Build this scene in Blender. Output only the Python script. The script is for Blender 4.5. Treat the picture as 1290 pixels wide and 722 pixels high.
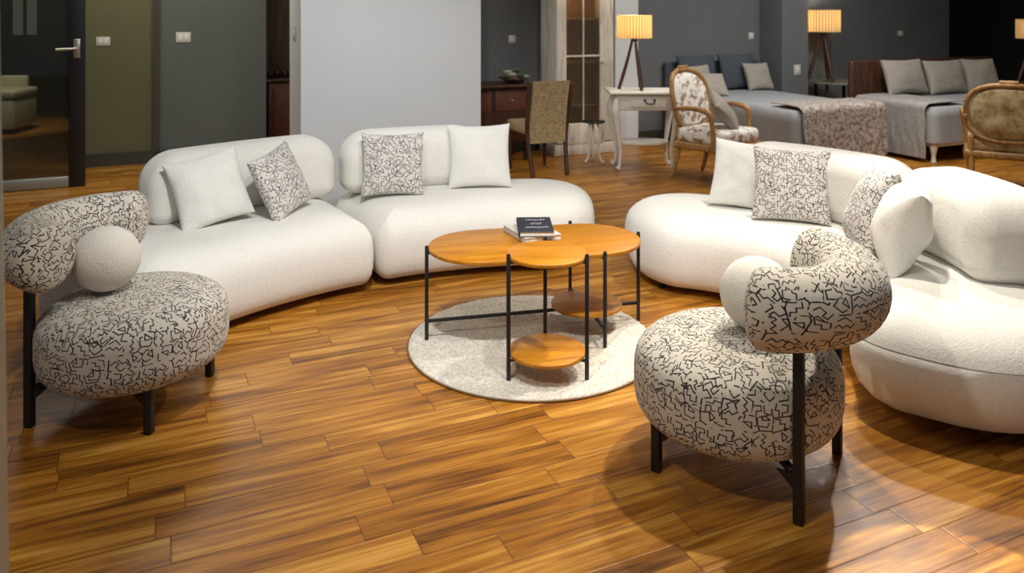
import bpy, bmesh, math, random
from mathutils import Vector, Matrix, noise
random.seed(7)
for o in list(bpy.data.objects): bpy.data.objects.remove(o, do_unlink=True)
scene = bpy.context.scene
COL = scene.collection
PI = math.pi
R = math.radians

# ------------------------------------------------------------------ camera, world, lights
H = 1.5; F = 1000.0; YH = 12.0
cam_data = bpy.data.cameras.new('camera'); cam = bpy.data.objects.new('camera', cam_data); COL.objects.link(cam)
cam.location = (0, 0, H); cam.rotation_euler = (R(90), 0, 0)
cam_data.sensor_width = 36; cam_data.lens = 36*F/1290; cam_data.shift_y = -(361-YH)/1290
cam_data.clip_start = .05; cam_data.clip_end = 60
cam_data.dof.use_dof = True; cam_data.dof.focus_distance = 2.9; cam_data.dof.aperture_fstop = 3.2
scene.camera = cam
scene.view_settings.view_transform = 'Standard'; scene.view_settings.look = 'None'
scene.view_settings.gamma = 1; scene.view_settings.use_curve_mapping = False
scene.view_settings.exposure = 0.0

world = bpy.data.worlds.new('world'); scene.world = world; world.use_nodes = True
bg = world.node_tree.nodes['Background']; bg.inputs[0].default_value = (.8, .88, 1, 1); bg.inputs[1].default_value = .25

def spot(name, loc, target, power, size, blend=.5, col=(1, .95, .88), radius=.05):
    l = bpy.data.lights.new(name, 'SPOT'); l.energy = power; l.spot_size = R(size); l.spot_blend = blend
    l.color = col; l.shadow_soft_size = radius
    o = bpy.data.objects.new(name, l); COL.objects.link(o); o.location = loc
    o.rotation_euler = (Vector(target)-Vector(loc)).to_track_quat('-Z', 'Y').to_euler()
    return o
def area(name, loc, target, power, sx, sy, col=(1, 1, 1)):
    l = bpy.data.lights.new(name, 'AREA'); l.shape = 'RECTANGLE'; l.size = sx; l.size_y = sy; l.energy = power; l.color = col
    o = bpy.data.objects.new(name, l); COL.objects.link(o); o.location = loc
    o.rotation_euler = (Vector(target)-Vector(loc)).to_track_quat('-Z', 'Y').to_euler()
    return o
spot('ceiling_spot_key', (1.7, 4.7, 2.85), (.45, 3.0, .1), 175, 80, .6, (1, .93, .82), .045)
spot('added_haze_spot', (2.5, 5.2, 2.85), (1.0, 2.4, 0), 170, 36, .3, (1, .98, .95), .045)  # added lamp, gives the glossy haze on the right foreground floor
spot('ceiling_spot_right', (1.3, 3.45, 2.85), (1.45, 2.45, .1), 230, 90, .6, (1, .92, .80), .05)
spot('ceiling_spot_sofa', (-.25, 2.2, 2.85), (-.75, 4.7, .35), 230, 80, .7, (.97, .98, 1), .06)
spot('ceiling_spot_middle', (.5, 2.3, 2.85), (.1, 4.3, .2), 100, 80, .8, (1, .97, .92), .06)
spot('fill_spot_near', (-.9, 1.0, 2.85), (-.5, 2.7, 0), 105, 100, .8, (1, .93, .8), .08)  # added fill, brightens the floor close to the camera
spot('ceiling_spot_pillar', (-.7, 4.2, 2.85), (-.95, 6.0, 1.1), 60, 80, .8, (.98, .99, 1), .06)
spot('ceiling_spot_beds', (3.2, 6.4, 2.85), (3.4, 7.9, .5), 90, 100, .8, (.95, .97, 1), .06)
spot('ceiling_spot_console', (1.4, 5.8, 2.85), (1.4, 7.4, .5), 70, 80, .8, (1, .95, .88), .06)
area('ceiling_panel_soft', (.3, 2.2, 2.86), (.3, 2.6, 0), 25, 3, 2, (1, .97, .92))
area('fill_area_beds', (3.3, 7.2, 2.86), (3.3, 7.6, 0), 75, 3, 1.2, (1, .98, .95))  # added fill, lifts the walls and beds at the back
sq = spot('added_patch_spot', (1.28, 1.7, 2.9), (1.14, 1.98, 0), 600, 13, .1, (.85, .9, 1), .01); sq.data.use_square = True; sq.rotation_euler.rotate_axis('Z', R(25))  # added square spot, stands in for a bright reflection on the floor
spot('fill_spot_armchair', (3.4, 5.6, 2.85), (4.0, 6.6, .5), 150, 50, .8, (1, .9, .75), .06)  # added lamp to brighten the gold armchair
spot('fill_spot_bench', (-5.6, 9.0, 2.85), (-6.3, 9.8, .4), 240, 40, .8, (1, .97, .8), .06)  # added lamp to brighten the bench behind the glass door
area('fill_area_left', (-3.0, 6.6, 2.86), (-3.0, 7.4, 0), 60, 2, 1, (1, .98, .9))  # added fill for the dim left walls and cabinet recess
scene.view_settings.exposure = 0.0

# ------------------------------------------------------------------ node helpers
class NT:
    def __init__(s, name):
        s.mat = bpy.data.materials.new(name); s.mat.use_nodes = True
        s.t = s.mat.node_tree; s.bsdf = s.t.nodes['Principled BSDF']
    def node(s, typ, **kw):
        n = s.t.nodes.new(typ)
        for k, v in kw.items(): setattr(n, k, v)
        return n
    def put(s, sock, v):
        if isinstance(v, bpy.types.NodeSocket): s.t.links.new(v, sock)
        else: sock.default_value = v
    def m(s, op, a, b=0.0, c=None, clamp=False):
        n = s.node('ShaderNodeMath', operation=op, use_clamp=clamp); s.put(n.inputs[0], a); s.put(n.inputs[1], b)
        if c is not None: s.put(n.inputs[2], c)
        return n.outputs[0]
    def v(s, op, a, b=(0, 0, 0), scale=None):
        n = s.node('ShaderNodeVectorMath', operation=op); s.put(n.inputs[0], a)
        if op not in ('LENGTH', 'NORMALIZE', 'SCALE'): s.put(n.inputs[1], b)
        if scale is not None: s.put(n.inputs['Scale'], scale)
        return n.outputs['Value'] if op in ('LENGTH', 'DOT_PRODUCT', 'DISTANCE') else n.outputs['Vector']
    def xyz(s, x, y, z=0.0):
        n = s.node('ShaderNodeCombineXYZ')
        for i, q in enumerate((x, y, z)): s.put(n.inputs[i], q)
        return n.outputs[0]
    def sep(s, vec):
        n = s.node('ShaderNodeSeparateXYZ'); s.put(n.inputs[0], vec); return n.outputs
    def coord(s, which='Object'):
        return s.node('ShaderNodeTexCoord').outputs[which]
    def noise(s, vec, scale, detail=3, rough=.55, dist=0.0):
        n = s.node('ShaderNodeTexNoise'); s.put(n.inputs['Vector'], vec); n.inputs['Scale'].default_value = scale
        n.inputs['Detail'].default_value = detail; n.inputs['Roughness'].default_value = rough; n.inputs['Distortion'].default_value = dist
        return n.outputs['Fac']
    def ramp(s, fac, stops):
        n = s.node('ShaderNodeValToRGB'); s.put(n.inputs[0], fac); e = n.color_ramp.elements
        while len(e) < len(stops): e.new(.5)
        for el, (p, c) in zip(e, stops):
            el.position = p; el.color = (*c, 1) if len(c) == 3 else c
        return n.outputs[0]
    def mix(s, fac, a, b, typ='MIX'):
        n = s.node('ShaderNodeMix', data_type='RGBA', blend_type=typ); s.put(n.inputs[0], fac)
        for i, q in ((6, a), (7, b)):
            if isinstance(q, tuple) and len(q) == 3: q = (*q, 1)
            s.put(n.inputs[i], q)
        return n.outputs[2]
    def bump(s, h, strength=.3, dist=.01):
        n = s.node('ShaderNodeBump'); s.put(n.inputs['Height'], h); n.inputs['Strength'].default_value = strength; n.inputs['Distance'].default_value = dist
        s.t.links.new(n.outputs[0], s.bsdf.inputs['Normal'])
    def set(s, **kw):
        for k, v in kw.items():
            k = {'color': 'Base Color', 'rough': 'Roughness', 'metal': 'Metallic', 'spec': 'Specular IOR Level', 'sheen': 'Sheen Weight'}.get(k, k)
            if isinstance(v, tuple) and len(v) == 3 and k in ('Base Color', 'Emission Color'): v = (*v, 1)
            s.put(s.bsdf.inputs[k], v)
        return s.mat

def srgb(r, g, b):
    f = lambda c: (c/255/12.92 if c/255 <= .04045 else ((c/255+.055)/1.055)**2.4)
    return (f(r), f(g), f(b))

def plain(name, c, rough=.6, metal=0.0, var=.12, scale=6, bump=0.0, bscale=60):
    t = NT(name); co = t.coord()
    f = t.noise(co, scale, 3)
    dark = tuple(x*(1-var) for x in c); light = tuple(min(1, x*(1+var)) for x in c)
    t.set(color=t.ramp(f, [(.3, dark), (.7, light)]), rough=rough, metal=metal)
    if bump: t.bump(t.noise(co, bscale, 3), bump, .004)
    return t.mat

def boucle(name, c):
    t = NT(name); co = t.coord()
    n1 = t.noise(co, 160, 3, .7); n2 = t.noise(co, 5, 2)
    col = t.ramp(n1, [(.3, tuple(x*.86 for x in c)), (.6, c)])
    t.set(color=t.mix(t.m('MULTIPLY', n2, .12), col, tuple(x*.8 for x in c)), rough=.95, sheen=.25, spec=.15)
    t.bump(t.m('ADD', n1, t.m('MULTIPLY', t.noise(co, 60, 2), .5)), .55, .006)
    return t.mat

def doodle_fabric(name, cell, ground, ink):
    t = NT(name); co = t.coord(); nrm = t.coord('Normal'); S = 1/cell
    X = t.sep(co); N = t.sep(nrm)
    rad = t.m('MAXIMUM', t.m('SQRT', t.m('ADD', t.m('MULTIPLY', X[0], X[0]), t.m('MULTIPLY', X[1], X[1]))), .001)
    nth = t.m('ABSOLUTE', t.m('DIVIDE', t.m('SUBTRACT', t.m('MULTIPLY', N[1], X[0]), t.m('MULTIPLY', N[0], X[1])), rad))
    side = t.xyz(t.m('MULTIPLY', t.m('ARCTAN2', X[1], X[0]), .30), X[2], 0.0)
    end = t.xyz(t.m('ADD', rad, 3.3), X[2], 0.0)
    top = t.xyz(t.m('ADD', X[0], 7.1), X[1], 0.0)
    p = t.mix(t.m('GREATER_THAN', nth, .72), side, end)
    p = t.mix(t.m('GREATER_THAN', t.m('ABSOLUTE', N[2]), .70), p, top)
    wob = t.node('ShaderNodeTexNoise'); t.put(wob.inputs['Vector'], co); wob.inputs['Scale'].default_value = 14; wob.inputs['Detail'].default_value = 1
    p = t.v('MULTIPLY', t.v('ADD', p, t.v('SCALE', t.v('SUBTRACT', wob.outputs['Color'], (.5, .5, .5)), scale=.010)), (1, 1, 0))
    vo = t.node('ShaderNodeTexVoronoi', voronoi_dimensions='2D', feature='F1'); t.put(vo.inputs['Vector'], p)
    vo.inputs['Scale'].default_value = S; vo.inputs['Randomness'].default_value = .65
    d = t.sep(t.v('SCALE', t.v('SUBTRACT', p, vo.outputs['Position']), scale=S)); x, y = d[0], d[1]
    rnd = t.node('ShaderNodeSeparateColor'); t.put(rnd.inputs[0], vo.outputs['Color']); rr, rg, rb = rnd.outputs
    ang = t.m('ADD', t.m('MULTIPLY', t.m('FLOOR', t.m('MULTIPLY', rr, 8)), .785), .12); cs = t.m('COSINE', ang); sn = t.m('SINE', ang)
    xr = t.m('SUBTRACT', t.m('MULTIPLY', x, cs), t.m('MULTIPLY', y, sn)); yr = t.m('ADD', t.m('MULTIPLY', x, sn), t.m('MULTIPLY', y, cs))
    xr = t.m('MULTIPLY', xr, t.m('ADD', 1.0, t.m('MULTIPLY', rb, .3)))
    q = t.xyz(xr, t.m('MULTIPLY', yr, 1.12), 0.0)
    ve = t.node('ShaderNodeTexVoronoi', voronoi_dimensions='2D', feature='DISTANCE_TO_EDGE'); t.put(ve.inputs['Vector'], p); ve.inputs['Scale'].default_value = S; ve.inputs['Randomness'].default_value = .65
    gap = t.m('MULTIPLY', t.m('GREATER_THAN', t.noise(p, 30, 1), .5), 1.0)
    edge = t.m('ADD', ve.outputs['Distance'], gap)
    def seg(a, b):
        ba = (b[0]-a[0], b[1]-a[1], 0); l2 = ba[0]**2+ba[1]**2
        pa = t.v('SUBTRACT', q, (a[0], a[1], 0))
        h = t.m('DIVIDE', t.v('DOT_PRODUCT', pa, ba), l2, clamp=True)
        return t.v('LENGTH', t.v('SUBTRACT', pa, t.v('SCALE', ba, scale=h)))
    def poly(pts):
        r = seg(pts[0], pts[1])
        for a, b in zip(pts[1:], pts[2:]): r = t.m('MINIMUM', r, seg(a, b))
        return r
    A = t.m('MINIMUM', poly([(-.44, .38), (.0, .42), (.04, .1), (-.28, .06), (-.3, -.38), (.1, -.42)]), poly([(.2, .46), (.24, -.02), (.48, -.06), (.42, -.46)]))
    Bp = t.m('MINIMUM', poly([(-.5, .36), (-.12, .42), (-.1, .08), (.2, .12), (.22, -.2), (.52, -.2)]), poly([(-.46, .1), (-.38, -.4), (.1, -.46)]))
    Cp = t.m('MINIMUM', poly([(-.42, -.1), (-.06, .44), (-.02, -.06), (-.42, -.1)]), poly([(.14, .4), (.46, .32), (.42, -.3), (-.22, -.4), (-.24, -.24)]))
    dist = t.mix(t.m('GREATER_THAN', rg, .36), t.xyz(A, A, A), t.xyz(Bp, Bp, Bp))
    dist = t.mix(t.m('GREATER_THAN', rg, .70), dist, t.xyz(Cp, Cp, Cp))
    dist = t.m('MINIMUM', t.sep(dist)[0], edge)
    line = t.node('ShaderNodeMapRange'); t.put(line.inputs[0], dist); line.inputs[1].default_value = .030; line.inputs[2].default_value = .055
    wv = t.noise(co, 300, 2)
    g = t.ramp(wv, [(.3, tuple(c*.85 for c in ground)), (.7, ground)])
    t.set(color=t.mix(line.outputs[0], ink, g), rough=.9, sheen=.15, spec=.2)
    t.bump(wv, .3, .002)
    return t.mat

def wood(name, dark, mid, light, rough=.4, axis=0, s=1.0):
    t = NT(name); X = t.sep(t.coord())
    a, b = (X[0], X[1]) if axis == 0 else ((X[1], X[0]) if axis == 1 else (X[2], X[0]))
    vec = t.xyz(t.m('MULTIPLY', a, 1.5*s), t.m('MULTIPLY', b, 14*s), t.m('MULTIPLY', X[2] if axis != 2 else X[1], 14*s if axis == 2 else 3*s))
    n = t.noise(vec, 1.6, 5, .6, .8); n2 = t.noise(vec, 9, 3)
    f = t.m('ADD', t.m('MULTIPLY', n, .75), t.m('MULTIPLY', n2, .25))
    t.set(color=t.ramp(f, [(.32, dark), (.5, mid), (.7, light)]), rough=rough)
    t.bump(n2, .08, .002)
    return t.mat

CA, SA = math.cos(R(24)), math.sin(R(24))
def floor_material():
    t = NT('plank_floor'); X = t.sep(t.coord())
    p = t.m('ADD', t.m('MULTIPLY', X[0], CA), t.m('MULTIPLY', X[1], SA)); q = t.m('SUBTRACT', t.m('MULTIPLY', X[1], CA), t.m('MULTIPLY', X[0], SA))
    qw = t.m('DIVIDE', q, .123); row = t.m('FLOOR', qw); fr = t.m('FRACT', qw)
    wn = t.node('ShaderNodeTexWhiteNoise', noise_dimensions='1D'); t.put(wn.inputs['W'], row)
    pl = t.m('DIVIDE', t.m('ADD', p, t.m('MULTIPLY', wn.outputs[0], 3.7)), .62); colu = t.m('FLOOR', pl); fp = t.m('FRACT', pl)
    wid = t.node('ShaderNodeTexWhiteNoise', noise_dimensions='2D'); t.put(wid.inputs['Vector'], t.xyz(row, colu, 0.0))
    pid = wid.outputs[0]
    vec = t.xyz(t.m('MULTIPLY', p, 1.1), t.m('MULTIPLY', q, 13), t.m('MULTIPLY', pid, 40))
    n1 = t.noise(vec, 1.5, 4, .55, .6)
    vec2 = t.xyz(t.m('MULTIPLY', p, 2.2), t.m('MULTIPLY', q, 55), t.m('MULTIPLY', pid, 90))
    n2 = t.noise(vec2, 1.6, 3, .6)
    f = t.m('ADD', t.m('ADD', t.m('MULTIPLY', n1, .66), t.m('MULTIPLY', n2, .34)), t.m('MULTIPLY', t.m('SUBTRACT', pid, .5), .07))
    col = t.ramp(f, [(.31, srgb(78, 43, 12)), (.42, srgb(130, 80, 22)), (.52, srgb(164, 107, 32)), (.66, srgb(202, 149, 66))])
    e1 = t.m('MINIMUM', fr, t.m('SUBTRACT', 1.0, fr)); e2 = t.m('MULTIPLY', t.m('MINIMUM', fp, t.m('SUBTRACT', 1.0, fp)), .62/.123)
    e = t.m('MINIMUM', e1, e2)
    mr = t.node('ShaderNodeMapRange'); t.put(mr.inputs[0], e); mr.inputs[1].default_value = .008; mr.inputs[2].default_value = .03
    col = t.mix(t.m('MULTIPLY', t.m('SUBTRACT', 1.0, mr.outputs[0]), .5), col, srgb(70, 36, 14))
    t.set(color=col, rough=t.m('ADD', .3, t.m('MULTIPLY', n2, .12)), spec=.45)
    t.bump(t.m('ADD', mr.outputs[0], t.m('MULTIPLY', n2, .15)), .25, .003)
    return t.mat

M = {}
M['floor'] = floor_material()
M['cream'] = boucle('cream_boucle', (.82, .80, .74))
M['white_cloth'] = boucle('white_cushion_cloth', (.84, .83, .78))
M['ball'] = boucle('ivory_boucle', (.76, .72, .64))
M['doodle'] = doodle_fabric('doodle_print_fabric', .046, (.62, .57, .48), (.012, .012, .02))
M['doodle_small'] = doodle_fabric('doodle_print_cushion', .044, (.70, .67, .63), (.03, .025, .035))
M['black'] = plain('black_powder_coated_steel', (.006, .006, .007), .5, 0)
M['honey'] = wood('honey_wood', srgb(150, 92, 10), srgb(180, 116, 16), srgb(198, 136, 34), .42, 0, 1.2)
M['grey_wall'] = plain('grey_wall_paint', srgb(98, 100, 101), .85, 0, .05, 2)
M['dark_wall'] = plain('charcoal_wall_paint', srgb(48, 52, 52), .9, 0, .05, 2)
M['glass_tint_wall'] = plain('olive_glass_tint', srgb(92, 88, 58), .85, 0, .05, 2)  # grey wall with the olive tint of the front glass put into its colour
M['left_wall'] = plain('warm_grey_wall_paint', srgb(84, 87, 82), .85, 0, .05, 2)
M['white_wall'] = plain('white_wall_paint', srgb(206, 208, 209), .85, 0, .02, 2)
M['ceiling'] = plain('ceiling_paint', srgb(120, 120, 118), .9, 0, .03, 2)
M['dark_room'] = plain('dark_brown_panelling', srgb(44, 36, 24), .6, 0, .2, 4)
M['baseboard'] = plain('baseboard_paint', srgb(52, 48, 36), .6)
M['plate'] = plain('white_plastic_plate', srgb(190, 188, 178), .4, 0, .03)
M['alu'] = plain('aluminium', srgb(150, 150, 140), .4, .7, .05)
M['chrome'] = plain('brushed_metal', srgb(190, 185, 170), .3, .9, .05)
M['brown_wood'] = wood('dark_brown_wood', srgb(40, 22, 14), srgb(64, 38, 24), srgb(88, 54, 34), .45, 2)
M['red_wood'] = wood('reddish_wood', srgb(66, 34, 22), srgb(92, 52, 34), srgb(112, 68, 46), .5, 2)
M['chalk'] = wood('chalky_white_painted_wood', srgb(150, 142, 126), srgb(196, 188, 172), srgb(214, 208, 194), .6, 2)
M['ivory_paint'] = plain('ivory_painted_wood', srgb(214, 210, 198), .45, 0, .06, 9)
M['gold'] = wood('gilded_wood', srgb(112, 80, 42), srgb(156, 116, 66), srgb(190, 150, 92), .45, 2)

# ------------------------------------------------------------------ mesh helpers
def setup(o, label=None, cat=None, group=None, kind=None):
    if label: o['label'] = label
    if cat: o['category'] = cat
    if group: o['group'] = group
    if kind: o['kind'] = kind
    return o
def thing(name, label, cat, loc=(0, 0, 0), rotz=0, group=None):
    o = bpy.data.objects.new(name, None); COL.objects.link(o); o.location = loc; o.rotation_euler = (0, 0, rotz); o.empty_display_size = .1
    return setup(o, label, cat, group)
def obj(name, bm, mat, parent=None, smooth=True, loc=None, rot=None, matrix=None):
    bmesh.ops.recalc_face_normals(bm, faces=bm.faces)
    me = bpy.data.meshes.new(name); bm.to_mesh(me); bm.free()
    for p in me.polygons: p.use_smooth = smooth
    if smooth:
        try: me.set_sharp_from_angle(angle=R(50))
        except Exception: pass
    me.materials.append(mat)
    o = bpy.data.objects.new(name, me); COL.objects.link(o)
    if parent: o.parent = parent
    if loc: o.location = loc
    if rot: o.rotation_euler = rot
    if matrix: o.matrix_local = matrix
    return o
def struct(name, bm, mat, smooth=False): return setup(obj(name, bm, mat, None, smooth), kind='structure')
def dup(root, loc, rotz, label=None, group=None):
    r = root.copy(); COL.objects.link(r); r.location = loc; r.rotation_euler = (0, 0, rotz)
    if label: r['label'] = label
    if group: r['group'] = group
    for ch in list(root.children):
        c = ch.copy(); COL.objects.link(c); c.parent = r
        for g in ch.children:
            d = g.copy(); COL.objects.link(d); d.parent = c
    return r
def BM(): return bmesh.new()
def box(bm, c, s, rot=None, bev=0.0, seg=2):
    m = Matrix.Translation(c)
    if rot is not None: m = m @ (rot if isinstance(rot, Matrix) else Matrix.Rotation(rot, 4, 'Z'))
    r = bmesh.ops.create_cube(bm, size=1, matrix=m @ Matrix.Diagonal((*s, 1)))
    if bev:
        vs = set(r['verts']); es = [e for e in bm.edges if e.verts[0] in vs and e.verts[1] in vs]
        bmesh.ops.bevel(bm, geom=es, offset=bev, segments=seg, profile=.5, affect='EDGES', clamp_overlap=True)
    return bm
def B(c, s, rot=None, bev=0.0, seg=2): return box(BM(), c, s, rot, bev, seg)
def skin(bm, rings, close=True, cap0=True, cap1=True):
    vr = [[bm.verts.new(p) for p in ring] for ring in rings]
    n = len(vr[0])
    for a, b in zip(vr, vr[1:]):
        for i in range(n if close else n-1):
            bm.faces.new((a[i], a[(i+1) % n], b[(i+1) % n], b[i]))
    if cap0: bm.faces.new(vr[0][::-1])
    if cap1: bm.faces.new(vr[-1])
    return bm
def tube(bm, pts, radii, n=10, sq=None):
    pts = [Vector(p) for p in pts]
    if not isinstance(radii, (list, tuple)): radii = [radii]*len(pts)
    rings = []; ref = None
    for i, p in enumerate(pts):
        d = (pts[min(i+1, len(pts)-1)]-pts[max(i-1, 0)]).normalized()
        if ref is None: ref = d.orthogonal() if abs(d.z) < .95 else Vector((1, 0, 0))
        u = (ref-d*ref.dot(d)).normalized(); w = d.cross(u); ref = u
        ring = []
        for k in range(n):
            a = 2*PI*k/n
            ring.append(p+(u*math.cos(a)+w*math.sin(a))*radii[i])
        rings.append(ring)
    return skin(bm, rings)
def lathe(bm, prof, c=(0, 0, 0), n=32, sx=1.0, sy=1.0):
    rings = [[Vector((c[0]+r*sx*math.cos(2*PI*k/n), c[1]+r*sy*math.sin(2*PI*k/n), c[2]+z)) for k in range(n)] for r, z in prof]
    return skin(bm, rings)
def smooth_path(pts, k=8):
    pts = [Vector(p) for p in pts]; out = []
    P = [pts[0]]+pts+[pts[-1]]
    for i in range(1, len(P)-2):
        for j in range(k):
            t = j/k; a, b, c, d = P[i-1], P[i], P[i+1], P[i+2]
            out.append(.5*((2*b)+(c-a)*t+(2*a-5*b+4*c-d)*t*t+(3*b-a-3*c+d)*t**3))
    return out+[pts[-1]]
def lerp_list(vals, n):
    out = []
    for i in range(n):
        t = i/(n-1)*(len(vals)-1); k = min(int(t), len(vals)-2); out.append(vals[k]+(vals[k+1]-vals[k])*(t-k))
    return out
def bar(bm, a, b, w, h=None):
    a, b = Vector(a), Vector(b); d = b-a; h = h or w
    return box(bm, (a+b)/2, (d.length, w, h), d.to_track_quat('X', 'Z').to_matrix().to_4x4(), min(w, h)*.15, 1)
def rrect(x0, x1, y0, y1, rad, inset, nc=10, ns=14):
    # rounded rectangle, per-corner radii (x0y0, x1y0, x1y1, x0y1), inset, constant vertex count
    hx, hy = (x1-x0)/2, (y1-y0)/2; inset = min(inset, min(hx, hy)-.004)
    X0, X1, Y0, Y1 = x0+inset, x1-inset, y0+inset, y1-inset
    lim = min(X1-X0, Y1-Y0)/2
    pts = []
    cs = [(X0, Y0, PI, 0), (X1, Y0, 1.5*PI, 1), (X1, Y1, 0, 2), (X0, Y1, .5*PI, 3)]
    corner = []
    for cx, cy, a0, i in cs:
        r = min(max(rad[i]-inset, .012), lim*(1.4 if rad[i] > .42 else .98))
        ox = cx+r if cx == X0 else cx-r; oy = cy+r if cy == Y0 else cy-r
        corner.append([(ox+r*math.cos(a0+.5*PI*k/nc), oy+r*math.sin(a0+.5*PI*k/nc)) for k in range(nc+1)])
    for i in range(4):
        pts += corner[i]; a = corner[i][-1]; b = corner[(i+1) % 4][0]
        for k in range(1, ns): pts.append((a[0]+(b[0]-a[0])*k/ns, a[1]+(b[1]-a[1])*k/ns))
    return pts
def slab(bm, x0, x1, y0, y1, rad, prof, fmap, nc=10, ns=14):
    rings = [[fmap(x, y, z) for x, y in rrect(x0, x1, y0, y1, rad, ins, nc, ns)] for z, ins in prof]
    vr = [[bm.verts.new(p) for p in ring] for ring in rings]; n = len(vr[0])
    for a, b in zip(vr, vr[1:]):
        for i in range(n): bm.faces.new((a[i], a[(i+1) % n], b[(i+1) % n], b[i]))
    half = 2*(nc+1)+ns-1; last = 3*(nc+1)+3*(ns-1)+nc
    for v in (vr[0], vr[-1]):   # caps as strips of quads, so that they bend with the arc
        for i in range(half-1): bm.faces.new((v[i], v[i+1], v[last-i-1], v[last-i]))
        bm.faces.new([v[k] for k in range(half-1, last-half+2)]); bm.faces.new([v[k] for k in range(last, n)]+[v[0]])
    return bm

# ------------------------------------------------------------------ setting (frame rotated 24 degrees: a along the walls, b into the depth)
def W(p, q, z=0.0): return Vector((p*CA-q*SA, p*SA+q*CA, z))
def p_at(px, q):
    U = (px-645)/F; return q*(SA+CA*U)/(CA-SA*U)
A24 = R(24)
def wbox(p0, p1, q0, q1, z0, z1, bev=0.0):
    return B(W((p0+p1)/2, (q0+q1)/2, (z0+z1)/2), (p1-p0, q1-q0, z1-z0), A24, bev)
ZC = 2.95
struct('floor', B((0, 5, -.05), (26, 22, .1)), M['floor'])
struct('ceiling', B((0, 6, ZC+.05), (26, 20, .1)), M['ceiling'])
struct('wall_back', wbox(2.1, 10.07, 7.634, 7.8, 0, ZC), M['grey_wall'])
struct('wall_recess_right', wbox(10.0, 15, 9.6, 9.75, 0, ZC), M['dark_wall'])
struct('wall_right', wbox(13.0, 13.2, -4, 9.6, 0, ZC), M['dark_wall'])
struct('wall_recess_middle', wbox(1.0, 2.2, 9.3, 9.45, 0, ZC), M['dark_wall'])
struct('wall_side_middle', wbox(2.1, 2.25, 7.8, 9.4, 0, ZC), M['grey_wall'])
struct('wall_left', wbox(-.02, 1.016, 8.535, 8.75, 0, ZC), M['left_wall'])
struct('wall_left_tinted', wbox(-.69, -.02, 8.575, 8.75, 0, ZC), M['glass_tint_wall'])
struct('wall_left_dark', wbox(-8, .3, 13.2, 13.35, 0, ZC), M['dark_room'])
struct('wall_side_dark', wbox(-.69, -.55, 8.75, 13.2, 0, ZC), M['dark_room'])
struct('wall_pillar', wbox(.934, 2.324, 5.827, 6.357, 0, ZC), M['white_wall'])
pc0, pc1 = p_at(985, 7.25), p_at(1018, 7.25)
struct('wall_pilaster', wbox(pc0, pc1, 7.25, 7.634, 0, ZC), M['grey_wall'])
w0, w1 = p_at(775, 7.56), p_at(804, 7.56)
struct('wall_pilaster_white', wbox(w0, w1, 7.56, 7.634, 0, ZC), M['white_wall'])
struct('trim_1', wbox(-.05, .01, 8.50, 8.575, 0, ZC), M['baseboard'])
struct('baseboard_left', wbox(-.69, 1.016, 8.5, 8.535, 0, .12), M['baseboard'])
struct('baseboard_back', wbox(2.4, 10.07, 7.61, 7.634, 0, .12), M['baseboard'])
# left jamb of the shop opening, right at the camera's side
struct('trim_2', B((-.940, 1.35, 1.45), (.08, .1, 2.9), Matrix.Rotation(R(-1.0), 4, 'Y'), .006), M['alu'])

# glazed door on the left with black stile
gd = setup(thing('glass_door', 'black framed glass door at the far left with a lever handle', 'door', W(-.57, 7.65), A24), kind='structure')
gd.name = 'door_1'
obj('stile', B((-.06, 0, 1.25), (.12, .06, 2.5), None, .005), M['black'], gd)
obj('rail', B((-.86, 0, .05), (1.48, .05, .09), None, .005), M['alu'], gd)
gm = NT('clear_glass'); gm.set(color=(.03, .03, .02), rough=.02, Alpha=.45)
obj('glass', B((-.86, 0, 1.3), (1.48, .012, 2.4)), gm.mat, gd)
hb = BM(); tube(hb, [(-.06, -.03, 1.17), (-.06, -.09, 1.17), (-.21, -.09, 1.165)], .011); box(hb, (-.06, -.035, 1.17), (.05, .012, .16), None, .003)
obj('handle', hb, M['chrome'], gd)
# lit window of the dark room behind
wf = BM()
wp = p_at(31, 13.15); wl, wr = p_at(14, 13.15), p_at(49, 13.15)
for x in (wl, (wl+wr)/2, wr): box(wf, W(x, 13.14, 1.5), (.04, .06, .8), A24)
for z in (1.12, 1.9): box(wf, W(wp, 13.14, z), (wr-wl+.04, .06, .04), A24)
w1o = struct('window_1', wf, M['dark_room'])
wm = NT('dim_window_light'); wm.set(color=(.3, .3, .25), **{'Emission Color': (.6, .62, .45), 'Emission Strength': .16})
obj('pane', wbox(wl, wr, 13.16, 13.19, 1.12, 1.9), wm.mat, w1o)

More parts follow.
